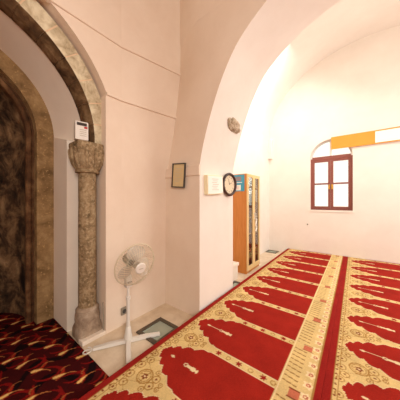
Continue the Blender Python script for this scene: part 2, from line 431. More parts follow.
# thin cable in the nook
MB().tube([(-2.22, 1.10, z) for z in (.36, .34)] + [(-2.21, 1.095, .27), (-2.208, 1.10, .18), (-2.205, 1.10, .06)], .006, 6).build('cable', M['grey_plastic'])
tag(bpy.data.objects['cable'], 'thin grey cable hanging beside the column base', 'cable')

# ------------------------------------------------------------------ transverse arch wall
R = XM - XP; ZA = 1.94
arc = [(XM - R*math.cos(t) + .07*math.sin(PI*min(1, R*math.sin(t)/1.3)), ZA + R*math.sin(t)) for t in np.linspace(0, PI/2, 26)]
rowsL = [(XP, z) for z in (0, .6, 1.2, 1.7)] + arc + [(XM, z) for z in (4.3, 4.9, TOP)]
def lean(z): return max(0, min(.2, (z-1.9)*.14))
NC = 8; v = []; f = []
for (xe, z) in rowsL:                         # front face left half, outer edge to arch edge
    for k in range(NC+1):
        t = k/NC; x = -2.65 + (xe+2.65)*t
        y = YA + lean(z)*max(0, min(1, (XP-.05-x)/.6)) if x < XP else YA
        v.append((x, y, z))
nr = len(rowsL)
def rowback(xe, z): return (xe, YB, z + (.10*math.sin(min(1, max(0, (z-ZA)/R))*PI/2) if z <= ZA+R+.001 else 0))
bstart = len(v)
for (xe, z) in rowsL:
    xb, yb, zb = rowback(xe, z)
    for k in range(NC+1):
        v.append((-2.65+(xb+2.65)*k/NC, yb, zb))
W = NC+1
for i in range(nr-1):
    for k in range(NC):
        f.append((i*W+k, i*W+k+1, (i+1)*W+k+1, (i+1)*W+k))
        f.append((bstart+i*W+k, bstart+(i+1)*W+k, bstart+(i+1)*W+k+1, bstart+i*W+k+1))
ia = 4 + len(arc) - 1
for i in range(ia):
    f.append((i*W+NC, bstart+i*W+NC, bstart+(i+1)*W+NC, (i+1)*W+NC))   # pier face + soffit
half = len(v)
ff = list(f)
for p in list(v): v.append((2*XM-p[0], YA if p[1] < 2.5 else p[1], p[2]))
f = ff + [tuple(i+half for i in q)[::-1] for q in ff]
me_w = MB().add(v, f)
o = struct('wall_arch', me_w, M['plaster_white'], smooth=True, label='white plastered wide arch and pier between the two bays', cat='arch')
me_ = o.data; me_.materials.append(M['plaster'])
for pg in me_.polygons:                       # the side towards the mihrab bay keeps the pink plaster
    if all(me_.vertices[i].co.y + o.location.y < YA+.25 for i in pg.vertices) and abs(pg.normal.y) > .5: pg.material_index = 1
# impost moulding on the pier
im = MB().poly([(YA+.01, 1.81), (YA-.018, 1.818), (YA-.020, 1.94), (YA+.01, 1.952)], 'x', -2.18, XP+.004)
struct('trim_5', im, M['plaster'], label='shallow plaster impost band on the pier beside the framed page', cat='moulding')

# exposed stone in the soffit
pt = thing('stone_patch', (-1.44, 2.63, 2.53), 'rough patch of bare grey stone showing through the arch plaster', 'stone patch')
bm = bmesh.new(); bmesh.ops.create_icosphere(bm, subdivisions=4, radius=1)
for q in bm.verts:
    d = q.co.copy(); s = 1 + .34*mnoise.noise(d*1.9+Vector((3, 1, 4))) + .14*mnoise.noise(d*5)
    q.co = Vector((d.x*.03*s, d.y*.18*s, d.z*.072*s))
    q.co.z += q.co.y*-.10; q.co.x += q.co.z*.37
bm.verts.index_update()
sv = [(-1.366+q.co.x, 2.56+q.co.y, 2.565+q.co.z) for q in bm.verts]; sf = [[q.index for q in fc.verts] for fc in bm.faces]; bm.free()
link_mesh('rough_stone', sv, sf, M['patch'], pt)

# ------------------------------------------------------------------ far bay shell
ZV, RV, XMV, HV = 3.33, 2.36, .30, 2.0
struct('wall_side', MB().box((XL2-.3, YB-.05, 0), (XL2, YF, 5.7)), M['plaster_white'], label='white side wall behind the bookcase', cat='wall')
wx0, wx1, wz0, wz1 = -.955, -.045, 1.24, 2.60
wr = (wx1-wx0)/2; wcx = (wx0+wx1)/2
win_out = [(wx0, wz0), (wx0, wz1)] + [(wcx - wr*math.cos(t), wz1+wr*math.sin(t)) for t in np.linspace(0, PI, 25)[1:-1]] + [(wx1, wz1), (wx1, wz0)]
# wall = outline with a slit down from the window to the floor line so that one polygon holds the opening
wall_poly = [(-2.4, 0), (wcx, 0), (wcx, wz0)] + [(wx0, wz0)] + win_out[1:-1] + [(wx1, wz0), (wcx+.0005, wz0), (wcx+.0005, 0), (3.6, 0), (3.6, 5.8), (-2.4, 5.8)]
struct('wall_window', MB().poly(wall_poly, 'y', YF, YF+.28), M['plaster_white'], label='cream plastered end wall with the arched window', cat='wall')
# barrel vault
v = []; f = []; nn = 40
for yy in (YB-.1, YF+.05):
    for k in range(nn+1):
        a = PI - PI*k/nn; v.append((XMV+RV*math.cos(a), yy, ZV+HV*math.sin(a)))
for yy in (YB-.1, YF+.05):
    for k in range(nn+1):
        a = PI - PI*k/nn; v.append((XMV+(RV+.2)*math.cos(a), yy, ZV+(HV+.25)*math.sin(a)))
w = nn+1
for k in range(nn):
    f += [(k, k+1, w+k+1, w+k), (2*w+k, 3*w+k, 3*w+k+1, 2*w+k+1), (k, 2*w+k, 2*w+k+1, k+1), (w+k, w+k+1, 3*w+k+1, 3*w+k)]
f += [(0, w, 3*w, 2*w), (nn, 2*w+nn, 3*w+nn, w+nn)]
struct('ceiling_vault', MB().add(v, f), M['plaster_white'], smooth=True, label='cream plastered vault over the far bay', cat='vault')
struct('trim_6', MB().box((XL2-.02, YF-.13, 2.72), (XL2+.11, YF+.02, 3.31), .012), M['plaster_white'], label='small plaster impost block in the corner by the window wall', cat='moulding')
struct('wall_back', MB().box((-2.6, -3.2, 0), (3.6, -3.0, TOP)), M['plaster'], label='plaster wall behind the camera', cat='wall')
struct('wall_right', MB().box((3.4, -3.0, 0), (3.6, YB, TOP)), M['plaster'], label='plaster wall on the right of the mihrab bay', cat='wall')
struct('ceiling', MB().box((-2.6, -3.0, TOP), (3.6, YB, TOP+.2)), M['plaster'], label='plastered ceiling over the mihrab bay', cat='ceiling')

# ------------------------------------------------------------------ window
YW = YF + .10
wn = thing('window_1', (wcx, YW, wz0), 'arched window with red-brown wooden frame in the cream end wall', 'window'); wn['kind'] = 'structure'
fr = .035
ri = wr - fr
fi = [(wx0+fr, wz1)] + [(wcx-ri*math.cos(t), wz1+ri*math.sin(t)) for t in np.linspace(0, PI, 25)[1:-1]] + [(wx1-fr, wz1)]
fo = win_out[1:-1]
MB().poly(fo + fi[::-1], 'y', YW-.03, YW+.05).build('fanlight_frame', M['white_plastic'], wn)['label'] = 'white curved fanlight frame'
fm = MB().box((wx0, YW-.03, wz0), (wx0+fr, YW+.05, wz1)).box((wx1-fr, YW-.03, wz0), (wx1, YW+.05, wz1)).box((wx0+fr, YW-.03, wz0), (wx1-fr, YW+.05, wz0+fr))
fm.build('frame', M['frame_red'], wn)
MB().box((wx0+fr, YW-.03, wz1-.045), (wx1-fr, YW+.04, wz1+.045), .005).build('transom', M['frame_red'], wn)
MB().box((wcx-.02, YW-.015, wz1+.045), (wcx+.02, YW+.03, wz1+ri+.01)).build('fanlight_bar', M['white_plastic'], wn)
for sx0, sx1, hs in ((wx0+fr, wcx-.002, 1), (wcx+.002, wx1-fr, -1)):
    sm = MB(); z0, z1 = wz0+fr+.002, wz1-.047; t = .055
    sm.box((sx0, YW-.025, z0), (sx0+t, YW+.02, z1)).box((sx1-t, YW-.025, z0), (sx1, YW+.02, z1))
    sm.box((sx0+t, YW-.025, z0), (sx1-t, YW+.02, z0+t)).box((sx0+t, YW-.025, z1-t), (sx1-t, YW+.02, z1))
    sm.box((sx0+t, YW-.02, 1.905), (sx1-t, YW+.015, 1.945))
    s = sm.build('sash', M['frame_red'], wn)
    MB().box((sx0+t-.005, YW-.003, z0+t-.005), (sx1-t+.005, YW+.003, z1-t+.005)).build('pane', M['glass'], s)
    hx = (sx1-.03) if hs == 1 else (sx0+.03)
    MB().box((hx-.018, YW-.04, 1.78), (hx+.018, YW-.025, 1.90), .004).tube([(hx, YW-.04, 1.85), (hx, YW-.07, 1.85), (hx, YW-.07, 1.78)], .01, 8).build('handle', M['brass'], s)['label'] = 'brass handle'
MB().poly([(x, z) for x, z in fi if z >= wz1-.02], 'y', YW-.003, YW+.003).build('fanlight_pane', M['glass'], wn)
struct('trim_7', MB().box((wx0-.03, YF-.015, wz0-.05), (wx1+.03, YF+.26, wz0)), M['plaster_white'], label='narrow plaster sill under the arched window', cat='sill')

# banner
bn = thing('banner', (.8, YF-.06, 2.75), 'long orange and white cloth banner across the top of the window', 'banner')
def cloth(x0, x1, z0, z1, y, mat, name, th=.004, wav=.006):
    n = max(2, int((x1-x0)/.06)); vv = []; fc = []
    for k in range(n+1):
        x = x0+(x1-x0)*k/n; dy = wav*math.sin(x*5)
        vv += [(x, y+dy, z0), (x, y+dy, z1), (x, y+dy+th, z1), (x, y+dy+th, z0)]
    for k in range(n):
        for q in range(4): fc.append((k*4+q, k*4+(q+1)%4, (k+1)*4+(q+1)%4, (k+1)*4+q))
    fc += [(0,1,2,3), (n*4+3, n*4+2, n*4+1, n*4)]
    return MB().add(vv, fc).build(name, mat, bn)
cloth(-.48, 2.0, 2.775, 3.085, YF-.05, M['orange'], 'orange_cloth')
cloth(.36, 1.7, 2.80, 3.055, YF-.056, M['paper'], 'white_panel')

# nail hole
tag(MB().tube([(-1.02, YF+.01, .84), (-1.02, YF-.012, .84)], .016, 10).build('nail', M['steel']), 'small dark nail low on the cream wall under the window', 'nail')

# ------------------------------------------------------------------ carpets
C_RED = np.array(srgb(156, 36, 25)[:3]); C_BORD = np.array(srgb(148, 32, 27)[:3]); C_CREAM = np.array(srgb(220, 192, 132)[:3])
C_TAN = np.array(srgb(172, 130, 70)[:3]); C_BRN = np.array(srgb(134, 72, 40)[:3]); C_PALE = np.array(srgb(238, 216, 170)[:3]); C_PINK = np.array(srgb(196, 112, 84)[:3])
PITCH, Y0 = .556, 1.81
def row_pattern(x, Y):
    """x across the row from its outer border (0..1.33), Y along the row; returns linear colours"""
    ph = (Y - Y0)/PITCH; k = np.round(ph); dy = (ph-k)*PITCH; ady = np.abs(dy)
    ds = PITCH/2 - ady                                     # distance from the line between two niches
    col = np.empty(x.shape+(3,)); col[:] = C_CREAM
    def put(mask, c): col[mask] = c
    # spandrel scrolls round a small flower
    def ell(cx, cs, rx, ry): return np.sqrt(((x-cx)/rx)**2 + ((ds-cs)/ry)**2)
    r = np.hypot(x-.215, ds)
    put((np.abs(r-.062) < .006), C_TAN); put((np.abs(r-.046) < .0035), C_TAN)
    put(r < .023+.006*np.cos(5*np.arctan2(ds, x-.215)), C_BRN); put(r < .008, C_PALE)
    for cx, cs, rr in ((.10, .055, .032), (.125, .13, .03), (.10, .20, .026), (.31, .035, .03), (.375, .02, .016), (.28, .085, .02)):
        q = np.hypot(x-cx, ds-cs); put(np.abs(q-rr) < .0042, C_TAN); put(q < rr*.3, C_BRN)
    put((np.abs(x-.175-.05*np.sin(ds*38)) < .004) & (x < .34), C_TAN)
    # row of dots along the border
    dd = (Y/.055); put((np.hypot(x-.072, (dd-np.round(dd))*.055) < .0085), C_BRN)
    put(np.abs(x-.060) < .003, C_TAN); put(np.abs(x-.09) < .0025, C_TAN)
    # niche field
    s = np.clip((x-.115)/.37, 0, 1)
    prof = .238*np.power(s, .55)
    prof = prof + (.034*np.abs(np.sin(np.sqrt(s)*PI*5.0)) - .020)*np.clip((1-s)*6, 0, 1)*np.clip(s*12, 0, 1)
    prof = np.where(x < .115, -1, np.minimum(prof, .241)); prof = np.where(x > .49, .2405, prof)
    field = (ady < prof) & (x < 1.055)
    put((ady < prof+.006) & (x > .108) & (x < 1.055), C_PALE)
    put(field, C_RED)
    # hanging lamp in the niche
    lamp = np.zeros(x.shape, bool)
    lamp |= (ady < .003) & (x > .24) & (x < .40)
    lamp |= np.hypot((x-.245)/.022, dy/.011) < 1
    lamp |= (np.hypot((x-.40)/.024, dy/.018) < 1) & ~(np.hypot((x-.40)/.016, dy/.010) < 1)
    lamp |= (np.hypot((x-.475)/.028, dy/.020) < 1) | (np.hypot((x-.435)/.03, dy/.013) < 1) | (np.hypot((x-.512)/.012, dy/.017) < 1)
    put(field & lamp, C_PALE*.92)
    # little star flowers on the strips between the niches
    for cx in (.545, .745, .955):
        a = np.arctan2(ds, x-cx); r = np.hypot(x-cx, ds); put(r < .022+.007*np.cos(6*a), C_BORD)
    for cx in (.645, .85, 1.03):
        r = np.hypot(x-cx, ds); put(np.abs(r-.018) < .004, C_TAN)
    # band at the foot of the row
    band = (x > 1.055) & (x < 1.287)
    put(band, C_CREAM)
    sc = Y/.052; fr_ = (sc-np.round(sc))*.052
    put(band & (x > 1.075) & (x < 1.178) & (np.abs(fr_ + (x-1.12)*.14) < .0055) & (ds > .05), C_TAN*.8)
    put(band & (np.abs(x-1.175) < .036) & (np.abs(ds-.0) < .033), C_PINK)
    put(band & (np.abs(x-1.175) < .045) & (np.abs(ds-.039) < .005), C_BRN)
    sg = Y/.1114; f2 = (sg-np.round(sg))*.1114
    r = np.hypot(x-1.245, f2); put(band & (r < .034+.008*np.cos(5*np.arctan2(f2, x-1.245))), C_PALE); put(band & (np.abs(r-.012) < .005), C_PINK)
    put(np.abs(x-1.063) < .004, C_PALE); put(np.abs(x-1.281) < .004, C_TAN)
    # red borders
    put(x < .054, C_BORD); put(x > 1.287, C_BORD)
    return col
def carpet(name, x0, x1, y0, y1, z0, z1, step, fn, mat, label, cat, group=None, mask=None):
    nx = int(round((x1-x0)/step)); ny = int(round((y1-y0)/step))
    gx = np.linspace(x0, x1, nx+1); gy = np.linspace(y0, y1, ny+1)
    X, Y = np.meshgrid(gx, gy, indexing='ij')
    cx, cy = (x0+x1)/2, (y0+y1)/2
    top = np.stack([X-cx, Y-cy, np.full(X.shape, z1-z0)], -1).reshape(-1, 3)
    col = fn(X, Y).reshape(-1, 3)
    idx = np.arange((nx+1)*(ny+1)).reshape(nx+1, ny+1)
    q = np.stack([idx[:-1, :-1], idx[1:, :-1], idx[1:, 1:], idx[:-1, 1:]], -1).reshape(-1, 4)
    if mask is not None:
        q = q[mask((X[:-1, :-1]+X[1:, 1:])/2, (Y[:-1, :-1]+Y[1:, 1:])/2).ravel()]
    # skirt down to the floor
    loop = np.concatenate([idx[:, 0], idx[-1, 1:], idx[-2::-1, -1], idx[0, -2:0:-1]])
    sk = top[loop].copy(); sk[:, 2] = 0; nb = len(top); L = len(loop)
    a = loop; b = np.roll(loop, -1); c_ = nb+np.arange(L); d_ = np.roll(c_, -1)
    if mask is None:
        q = np.concatenate([q, np.stack([a, c_, d_, b], -1)])
    else:                                                   # skirt along every open edge of the cut shape
        cnt = {}
        e = np.concatenate([q[:, [i, (i+1) % 4]] for i in range(4)]); key = np.sort(e, 1)
        _, inv, c2 = np.unique(key[:, 0].astype(np.int64)*len(top)+key[:, 1], return_inverse=True, return_counts=True)
        e = e[c2[inv] == 1]; vs, iv = np.unique(e, return_inverse=True); iv = iv.reshape(e.shape)
        sk = top[vs].copy(); sk[:, 2] = 0; loop = vs
        q = np.concatenate([q, np.stack([e[:, 0], iv[:, 0]+nb, iv[:, 1]+nb, e[:, 1]], -1)])
    verts = np.concatenate([top, sk]); cols = np.concatenate([col, col[loop]])
    used = np.unique(q); remap = np.full(len(verts), -1); remap[used] = np.arange(len(used))
    verts, cols, q = verts[used], cols[used], remap[q]
    me = bpy.data.meshes.new(name)
    me.vertices.add(len(verts)); me.vertices.foreach_set('co', verts.astype(np.float32).ravel())
    me.loops.add(q.size); me.loops.foreach_set('vertex_index', q.astype(np.int32).ravel())
    me.polygons.add(len(q)); me.polygons.foreach_set('loop_start', (np.arange(len(q))*4).astype(np.int32))
    me.update(calc_edges=True); me.validate()
    at = me.color_attributes.new('weave', 'FLOAT_COLOR', 'POINT')
    at.data.foreach_set('color', np.concatenate([cols, np.ones((len(cols), 1))], 1).astype(np.float32).ravel())
    me.materials.append(mat)
    o = bpy.data.objects.new(name, me); COL.objects.link(o); o.location = (cx, cy, z0)
    return tag(o, label, cat, group)
XS = XE + 1.33
carpet('prayer_carpet', XE, XS, -1.2, YF-.012, PLAT+.001, .117, .0065, lambda X, Y: row_pattern(X-XE, Y), M['carpet'],
       'red and cream prayer carpet along the stone floor, with calligraphy band', 'carpet', 'red prayer carpets')
carpet('prayer_carpet', XS, XS+1.33, -1.2, YF-.012, PLAT+.001, .117, .0065, lambda X, Y: row_pattern(X-XS, Y), M['carpet'],
       'rightmost red and cream prayer carpet, right of the plain red stripe', 'carpet', 'red prayer carpets')
D0 = np.array(srgb(62, 9, 11)[:3]); D1 = np.array(srgb(108, 14, 14)[:3]); D2 = np.array(srgb(196, 120, 66)[:3]); D3 = np.array(srgb(236, 196, 120)[:3]); D4 = np.array(srgb(22, 5, 8)[:3])
def dark_pattern(X, Y):
    col = np.empty(X.shape+(3,)); col[:] = D0
    A = np.array((.185, .085)); B = np.array((-.085, .215)); det = A[0]*B[1]-A[1]*B[0]
    wx = X + .02*np.sin(Y*9+X*4); wy = Y + .02*np.sin(X*8)
    u = (wx*B[1]-wy*B[0])/det; v = (wy*A[0]-wx*A[1])/det
    R1 = np.array(srgb(128, 18, 16)[:3]); R2 = np.array(srgb(170, 46, 28)[:3])
    f1 = np.sin(X*19+1.8*np.sin(Y*15)+1.0*np.sin(X*7+Y*5))
    col[f1 > .7] = D4
    arcs = ((-.065, .06, .105, .013, -1.3, 1.5, R1), (.07, -.055, .085, .011, -2.7, 0.3, R1), (-.02, .085, .075, .0075, -2.2, .2, R2),
            (.03, -.085, .08, .0062, .4, 2.5, D2*.8), (.075, .03, .05, .0052, .9, 3.1, D2*.6))
    cells = [(a_, b_) for a_ in (-1, 0, 1) for b_ in (-1, 0, 1)]
    ru, rv = np.round(u), np.round(v)
    loc = []
    for a_, b_ in cells:
        iu, iv = ru+a_, rv+b_; du = u-iu; dv = v-iv
        px = du*A[0]+dv*B[0]; py = du*A[1]+dv*B[1]; par = (iu+2*iv) % 3
        ang = 1.45 + .3*(par-1); ca, sa = np.cos(ang), np.sin(ang)
        loc.append((px*ca+py*sa, -px*sa+py*ca, par))
    for ox, oy, rr, wd, lo, hi, c in arcs:
        for s, t, par in loc:
            r = np.hypot(s-ox, t-oy); a = np.arctan2(t-oy, s-ox); tp = np.clip((a-lo)/(hi-lo), 0, 1)
            col[(np.abs(r-rr) < wd*np.sin(PI*tp)**.7) & (a > lo) & (a < hi)] = c
    for s, t, par in loc:
        w = .0155*np.sqrt(np.clip(1-(s/.043)**2, 0, 1))*(1-.55*s/.043)
        col[np.abs(t) < w+.004*(np.abs(s) < .046)] = D2*.8
        col[np.abs(t) < w*.75] = D3
    return col
def mih_mask(X, Y):
    a = np.abs(Y-YC)
    m = X > XW+.004
    m |= (X > -2.55) & (Y > -1.2) & (Y < .862) & ~((Y > .86) & (X > -2.5))
    m |= (X > -3.01) & (a < .984)
    m |= (X > -3.12) & (a < .813)
    m |= (X > -3.22) & (a < .743)
    m |= np.hypot(X+3.20, Y-YC) < .776
    return m
carpet('mihrab_carpet', -4.12, XE-.003, -1.6, .862, .001, .012, .0075, dark_pattern, M['carpet_dark'],
       'dark maroon carpet with gold leaf pattern in front of the mihrab', 'carpet', mask=mih_mask)

# ------------------------------------------------------------------ glazed floor hatches
hl = ['glass floor hatch in grey metal frame beside the fan', 'glass floor hatch by the pier, in front of the white bench', 'small glass floor hatch at the foot of the far corner']
for (x0, y0, x1, y1), lab in zip(hatches, hl):
    h = thing('floor_hatch', ((x0+x1)/2, (y0+y1)/2, 0), lab, 'floor hatch', 'glazed floor hatches')
    t = .035; fm = MB()
    fm.box((x0-.012, y0-.012, .001), (x0+t, y1+.012, .012)).box((x1-t, y0-.012, .001), (x1+.012, y1+.012, .012))
    fm.box((x0+t, y0-.012, .001), (x1-t, y0+t, .012)).box((x0+t, y1-t, .001), (x1-t, y1+.012, .012))
    fm.build('metal_frame', M['steel'], h)
    MB().box((x0+t, y0+t, -.006), (x1-t, y1-t, .004)).build('pane', M['floor_glass'], h)['label'] = 'greenish glass pane'
# loose rubble seen through the panes
for i, (x0, y0, x1, y1) in enumerate(hatches[:1]):
    bm = bmesh.new(); bmesh.ops.create_icosphere(bm, subdivisions=3, radius=1)
    for q in bm.verts:
        s = 1+.3*mnoise.noise(q.co*2); q.co = Vector((q.co.x*.13*s, q.co.y*.15*s, q.co.z*.05*s))
    bm.verts.index_update(); sv = [((x0+x1)/2+q.co.x, (y0+y1)/2+q.co.y, -.19+q.co.z) for q in bm.verts]; sf = [[q.index for q in fc.verts] for fc in bm.faces]; bm.free()
    tag(link_mesh('rubble', sv, sf, M['pit'], smooth=True), 'pale rubble seen under the floor glass beside the fan', 'stone')

# ------------------------------------------------------------------ pedestal fan
FX, FY = -1.895, 1.205
fan = thing('pedestal_fan', (FX, FY, 0), 'white pedestal fan with cross-shaped foot standing on the stone floor', 'fan')
d1 = Vector((.53, .848, 0)).normalized(); d2 = Vector((.848, -.53, 0)).normalized(); ctr = Vector((FX, FY, 0))
def bar(dirv, a, b, w, z0, z1):
    n = Vector((-dirv.y, dirv.x, 0)); vv = []
    for s, wz in ((a, z1-.012), (a*.55, z1), (b*.55, z1), (b, z1-.012)):
        for sd, zz in ((-1, z0), (1, z0), (.72, wz), (-.72, wz)):
            vv.append(tuple(ctr + dirv*s + n*(w*sd) + Vector((0, 0, zz))))
    fc = [(0,1,2,3), (15,14,13,12)]
    for i in range(3):
        for k in range(4): fc.append((i*4+k, i*4+(k+1)%4, (i+1)*4+(k+1)%4, (i+1)*4+k))
    return MB().add(vv, fc)
bar(d1, -.33, .33, .026, .006, .036).build('foot', M['white_plastic'], fan)
bar(d2, -.33, .33, .026, .018, .046).build('foot', M['white_plastic'], fan)
for dv in (d1*.31, -d1*.31, d2*.31, -d2*.31):
    pass
MB().lathe([(.040, .03), (.042, .07), (.034, .10), (.026, .16), (.022, .165)], ctr, 20).build('pole_socket', M['white_plastic'], fan, smooth=True)
MB().lathe([(.0175, .16), (.0175, .45), (.024, .452), (.024, .48), (.014, .485), (.014, .63)], ctr, 18).build('pole', M['white_plastic'], fan, smooth=True)
MB().box((FX-.03, FY-.034, .58), (FX+.03, FY+.034, .71), .012).build('control_box', M['white_plastic'], fan)
kb = MB()
for k in range(3):
    kb.tube([(FX+.028, FY-.02+.018*k, .64), (FX+.042, FY-.02+.018*k, .64)], .006, 8)
kb.build('control_button', M['grey_plastic'], fan)
right = Vector((math.cos(YAW), math.sin(YAW), 0)); fwd = Vector((-math.sin(YAW), math.cos(YAW), 0)); upv = Vector((0, 0, 1))
ax = (right*.72 - upv*.20 - fwd*.66).normalized()
e1 = ax.cross(upv).normalized(); e2 = e1.cross(ax).normalized()
M3 = Matrix((e1, e2, ax)).transposed()
HC = Vector((FX, FY, .868)) + ax*.115 + right*.02
def P(x, y, z): return tuple(HC + M3 @ Vector((x, y, z)))
RG = .215
g = MB()
NW = 44
for front in (1, -1):
    for k in range(NW):
        a = 2*PI*k/NW
        pts = []
        for t in np.linspace(0, 1, 7):
            r = .045 + (RG-.045)*t; z = front*((.092 if front > 0 else .062)*math.sqrt(max(0, 1-(t**2.6)))+.004)
            aa = a + .25*t*front
            pts.append(P(r*math.cos(aa), r*math.sin(aa), z))
        g.tube(pts, .0017, 4, cap=False)
    for rr in (.10, .16):
        t = (rr-.045)/(RG-.045); z = front*((.092 if front > 0 else .062)*math.sqrt(max(0, 1-t**2.6))+.004)
        g.tube([P(rr*math.cos(a), rr*math.sin(a), z) for a in np.linspace(0, 2*PI, 40)[:-1]], .0014, 4, closed=True)
g.build('guard', M['wire'], fan)
MB().tube([P(RG*math.cos(a), RG*math.sin(a), 0) for a in np.linspace(0, 2*PI, 56)[:-1]], .007, 8, closed=True).build('guard_rim', M['wire'], fan, smooth=True)
MB().lathe([(.054, .088), (.057, .098), (.048, .106)], HC, 28, M3).build('badge', M['white_plastic'], fan, smooth=True)
# brand strip as plain dark dash pattern on the badge
bd = MB()
for k in range(4): bd.add([P(-.024+.012*k+dx, -.006+dy, .1085) for dx, dy in ((0,0), (.008,0), (.008,.012), (0,.012))] + [P(-.024+.012*k+dx, -.006+dy, .1055) for dx, dy in ((0,0), (.008,0), (.008,.012), (0,.012))], [(0,1,2,3), (7,6,5,4), (0,4,5,1), (1,5,6,2), (2,6,7,3), (3,7,4,0)])
bd.build('badge_lettering', M['ink'], fan)
for k in range(3):
    vv = []; fc = []; a0_ = 2*PI*k/3 + 1.35; nr_, na = 8, 10
    for side in (0, 1):
        for i in range(nr_+1):
            t = i/nr_; r = .03+.165*t
            span = .35+.75*math.sin(PI*min(1, t*.9+.1))**.8
            for j in range(na+1):
                q = j/na-.5; a = a0_+q*span*1.35 + .25*t
                vv.append(P(r*math.cos(a), r*math.sin(a), -.01+q*.055+side*.003))
    W2 = na+1; nb = (nr_+1)*W2
    for i in range(nr_):
        for j in range(na):
            fc.append((i*W2+j, i*W2+j+1, (i+1)*W2+j+1, (i+1)*W2+j)); fc.append((nb+i*W2+j, nb+(i+1)*W2+j, nb+(i+1)*W2+j+1, nb+i*W2+j+1))
    for i in range(nr_):
        for j in (0, na): fc.append((i*W2+j, (i+1)*W2+j, nb+(i+1)*W2+j, nb+i*W2+j))
    for j in range(na):
        for i in (0, nr_): fc.append((i*W2+j, i*W2+j+1, nb+i*W2+j+1, nb+i*W2+j))
    MB().add(vv, fc).build('blade', M['blade'], fan, smooth=True)
MB().lathe([(.02, -.02), (.036, -.018), (.038, .02), (.03, .03)], HC, 20, M3).build('blade_hub', M['grey_plastic'], fan, smooth=True)
MB().lathe([(.03, -.185), (.055, -.175), (.06, -.15), (.06, -.085), (.05, -.068)], HC, 26, M3).build('motor_housing', M['grey_plastic'], fan, smooth=True)
mc = HC + ax*-.13
MB().tube([(FX, FY, .66), tuple(Vector((FX, FY, .72))*.6+mc*.4), tuple(mc)], [.022, .022, .03], 12).build('tilt_neck', M['grey_plastic'], fan, smooth=True)
# mains lead with its coil at the carpet edge
pts = [ctr-d1*.30+Vector((0,0,.012)), ctr-d1*.36+Vector((0,0,.010))]
cc = Vector((-2.05, .862, .022))
st = (pts[-1]-cc); ph0 = math.atan2(st.y, st.x)
for k in range(22):
    a = ph0 + 2*PI*k/20*1.0; pts.append(cc + Vector((.036*math.cos(a), .036*math.sin(a), .0+.0012*k)))
MB().tube(pts, .0065, 6).build('power_lead', M['white_plastic'], fan, smooth=True)
# socket on the wall
so = thing('wall_socket', (XW+.012, 1.33, .17), 'small grey electric socket low on the wall behind the fan', 'socket')
MB().box((XW-.001, 1.30, .13), (XW+.022, 1.37, .215), .004).build('plate', M['grey_plastic'], so)
MB().lathe([(.024, 0), (.024, .003), (.02, .004)], (XW+.021, 1.335, .172), 18, Matrix.Rotation(PI/2, 3, 'Y')).build('outlet', M['black'], so)

# ------------------------------------------------------------------ things on the pier
pf_ = thing('framed_page', (-1.88, YA-.02, 1.58), 'black framed beige page hanging on the pier above the fan', 'picture frame')
Rt = Matrix.Rotation(math.radians(4), 3, 'Y')
fc0 = (-1.884, YA-.024, 1.832)
w2, h2 = .118, .165
fm = MB()
for lo, hi in (((-w2, -.022, -h2), (-w2+.015, .003, h2)), ((w2-.015, -.022, -h2), (w2, .003, h2)), ((-w2+.015, -.022, -h2), (w2-.015, .003, -h2+.015)), ((-w2+.015, -.022, h2-.015), (w2-.015, .003, h2))):
    rotbox(fm, lo, hi, fc0, Rt, .002)
fm.build('frame', M['black'], pf_)
rotbox(MB(), (-w2+.015, -.010, -h2+.015), (w2-.015, -.004, h2-.015), fc0, Rt, 0).build('page', M['parchment'], pf_)
tx = MB()
for k in range(9): rotbox(tx, (-.06, -.0125, .09-k*.022), (.06-(k % 3)*.02, -.0102, .094-k*.022), fc0, Rt, 0)
tx.build('faint_writing', M['ink'], pf_)

wb = thing('notice_board', (XP+.03, 2.28, 1.6), 'white notice board hung on the pier, left of the round clock', 'notice board')
Rb = Matrix.Rotation(math.radians(3), 3, 'X') @ Matrix.Rotation(math.radians(-7), 3, 'Z')
bc = (XP+.035, 2.275, 1.705)
rotbox(MB(), (-.035, -.19, -.128), (.020, .19, .128), bc, Matrix.Rotation(math.radians(3), 3, 'X'), .004).build('frame', M['cream_board'], wb)
rotbox(MB(), (.0195, -.178, -.118), (.0225, .178, .118), bc, Matrix.Rotation(math.radians(3), 3, 'X'), 0).build('sheet', M['paper'], wb)
tx = MB()
for k in range(7): rotbox(tx, (.0224, -.09+.02*(k % 2), .075-k*.024), (.0236, .07-.02*(k % 3), .081-k*.024), bc, Matrix.Rotation(math.radians(3), 3, 'X'), 0)
tx.build('faint_writing', M['ink'], wb)

ck = thing('wall_clock', (XP+.03, 2.67, 1.57), 'round wall clock with dark wooden rim on the white pier', 'clock')
RY = Matrix.Rotation(PI/2, 3, 'Y'); cc = Vector((XP+.002, 2.675, 1.735))
MB().tube([tuple(cc+Vector((.03, .158*math.cos(a), .158*math.sin(a)))) for a in np.linspace(0, 2*PI, 49)[:-1]], .021, 10, closed=True).build('rim', M['dark_wood'], ck, smooth=True)
MB().lathe([(.152, 0), (.152, .02), (.148, .022)], cc, 48, RY).build('dial', M['dial'], ck)
for k in range(12):
    mk = MB()
    a = 2*PI*k/12; d = Vector((0, math.cos(a), math.sin(a))); n_ = Vector((0, -math.sin(a), math.cos(a)))
    p0 = cc+d*.10+Vector((.0225, 0, 0)); p1 = cc+d*.118+Vector((.0225, 0, 0))
    mk.tube([tuple(p0), tuple(p1)], .003, 4)
    mk.build('hour_mark', M['dark_ink'], ck)
hd1 = cc+Vector((.026, .055, .03)); hd2 = cc+Vector((.026, -.02, .09))
MB().tube([tuple(cc+Vector((.026, 0, 0))), tuple(hd1)], .003, 5).build('hour_hand', M['dark_ink'], ck)
MB().tube([tuple(cc+Vector((.028, 0, 0))), tuple(hd2)], .0025, 5).build('minute_hand', M['dark_ink'], ck)

ck.rotation_euler.z = math.radians(-6); ck.location.x += .012

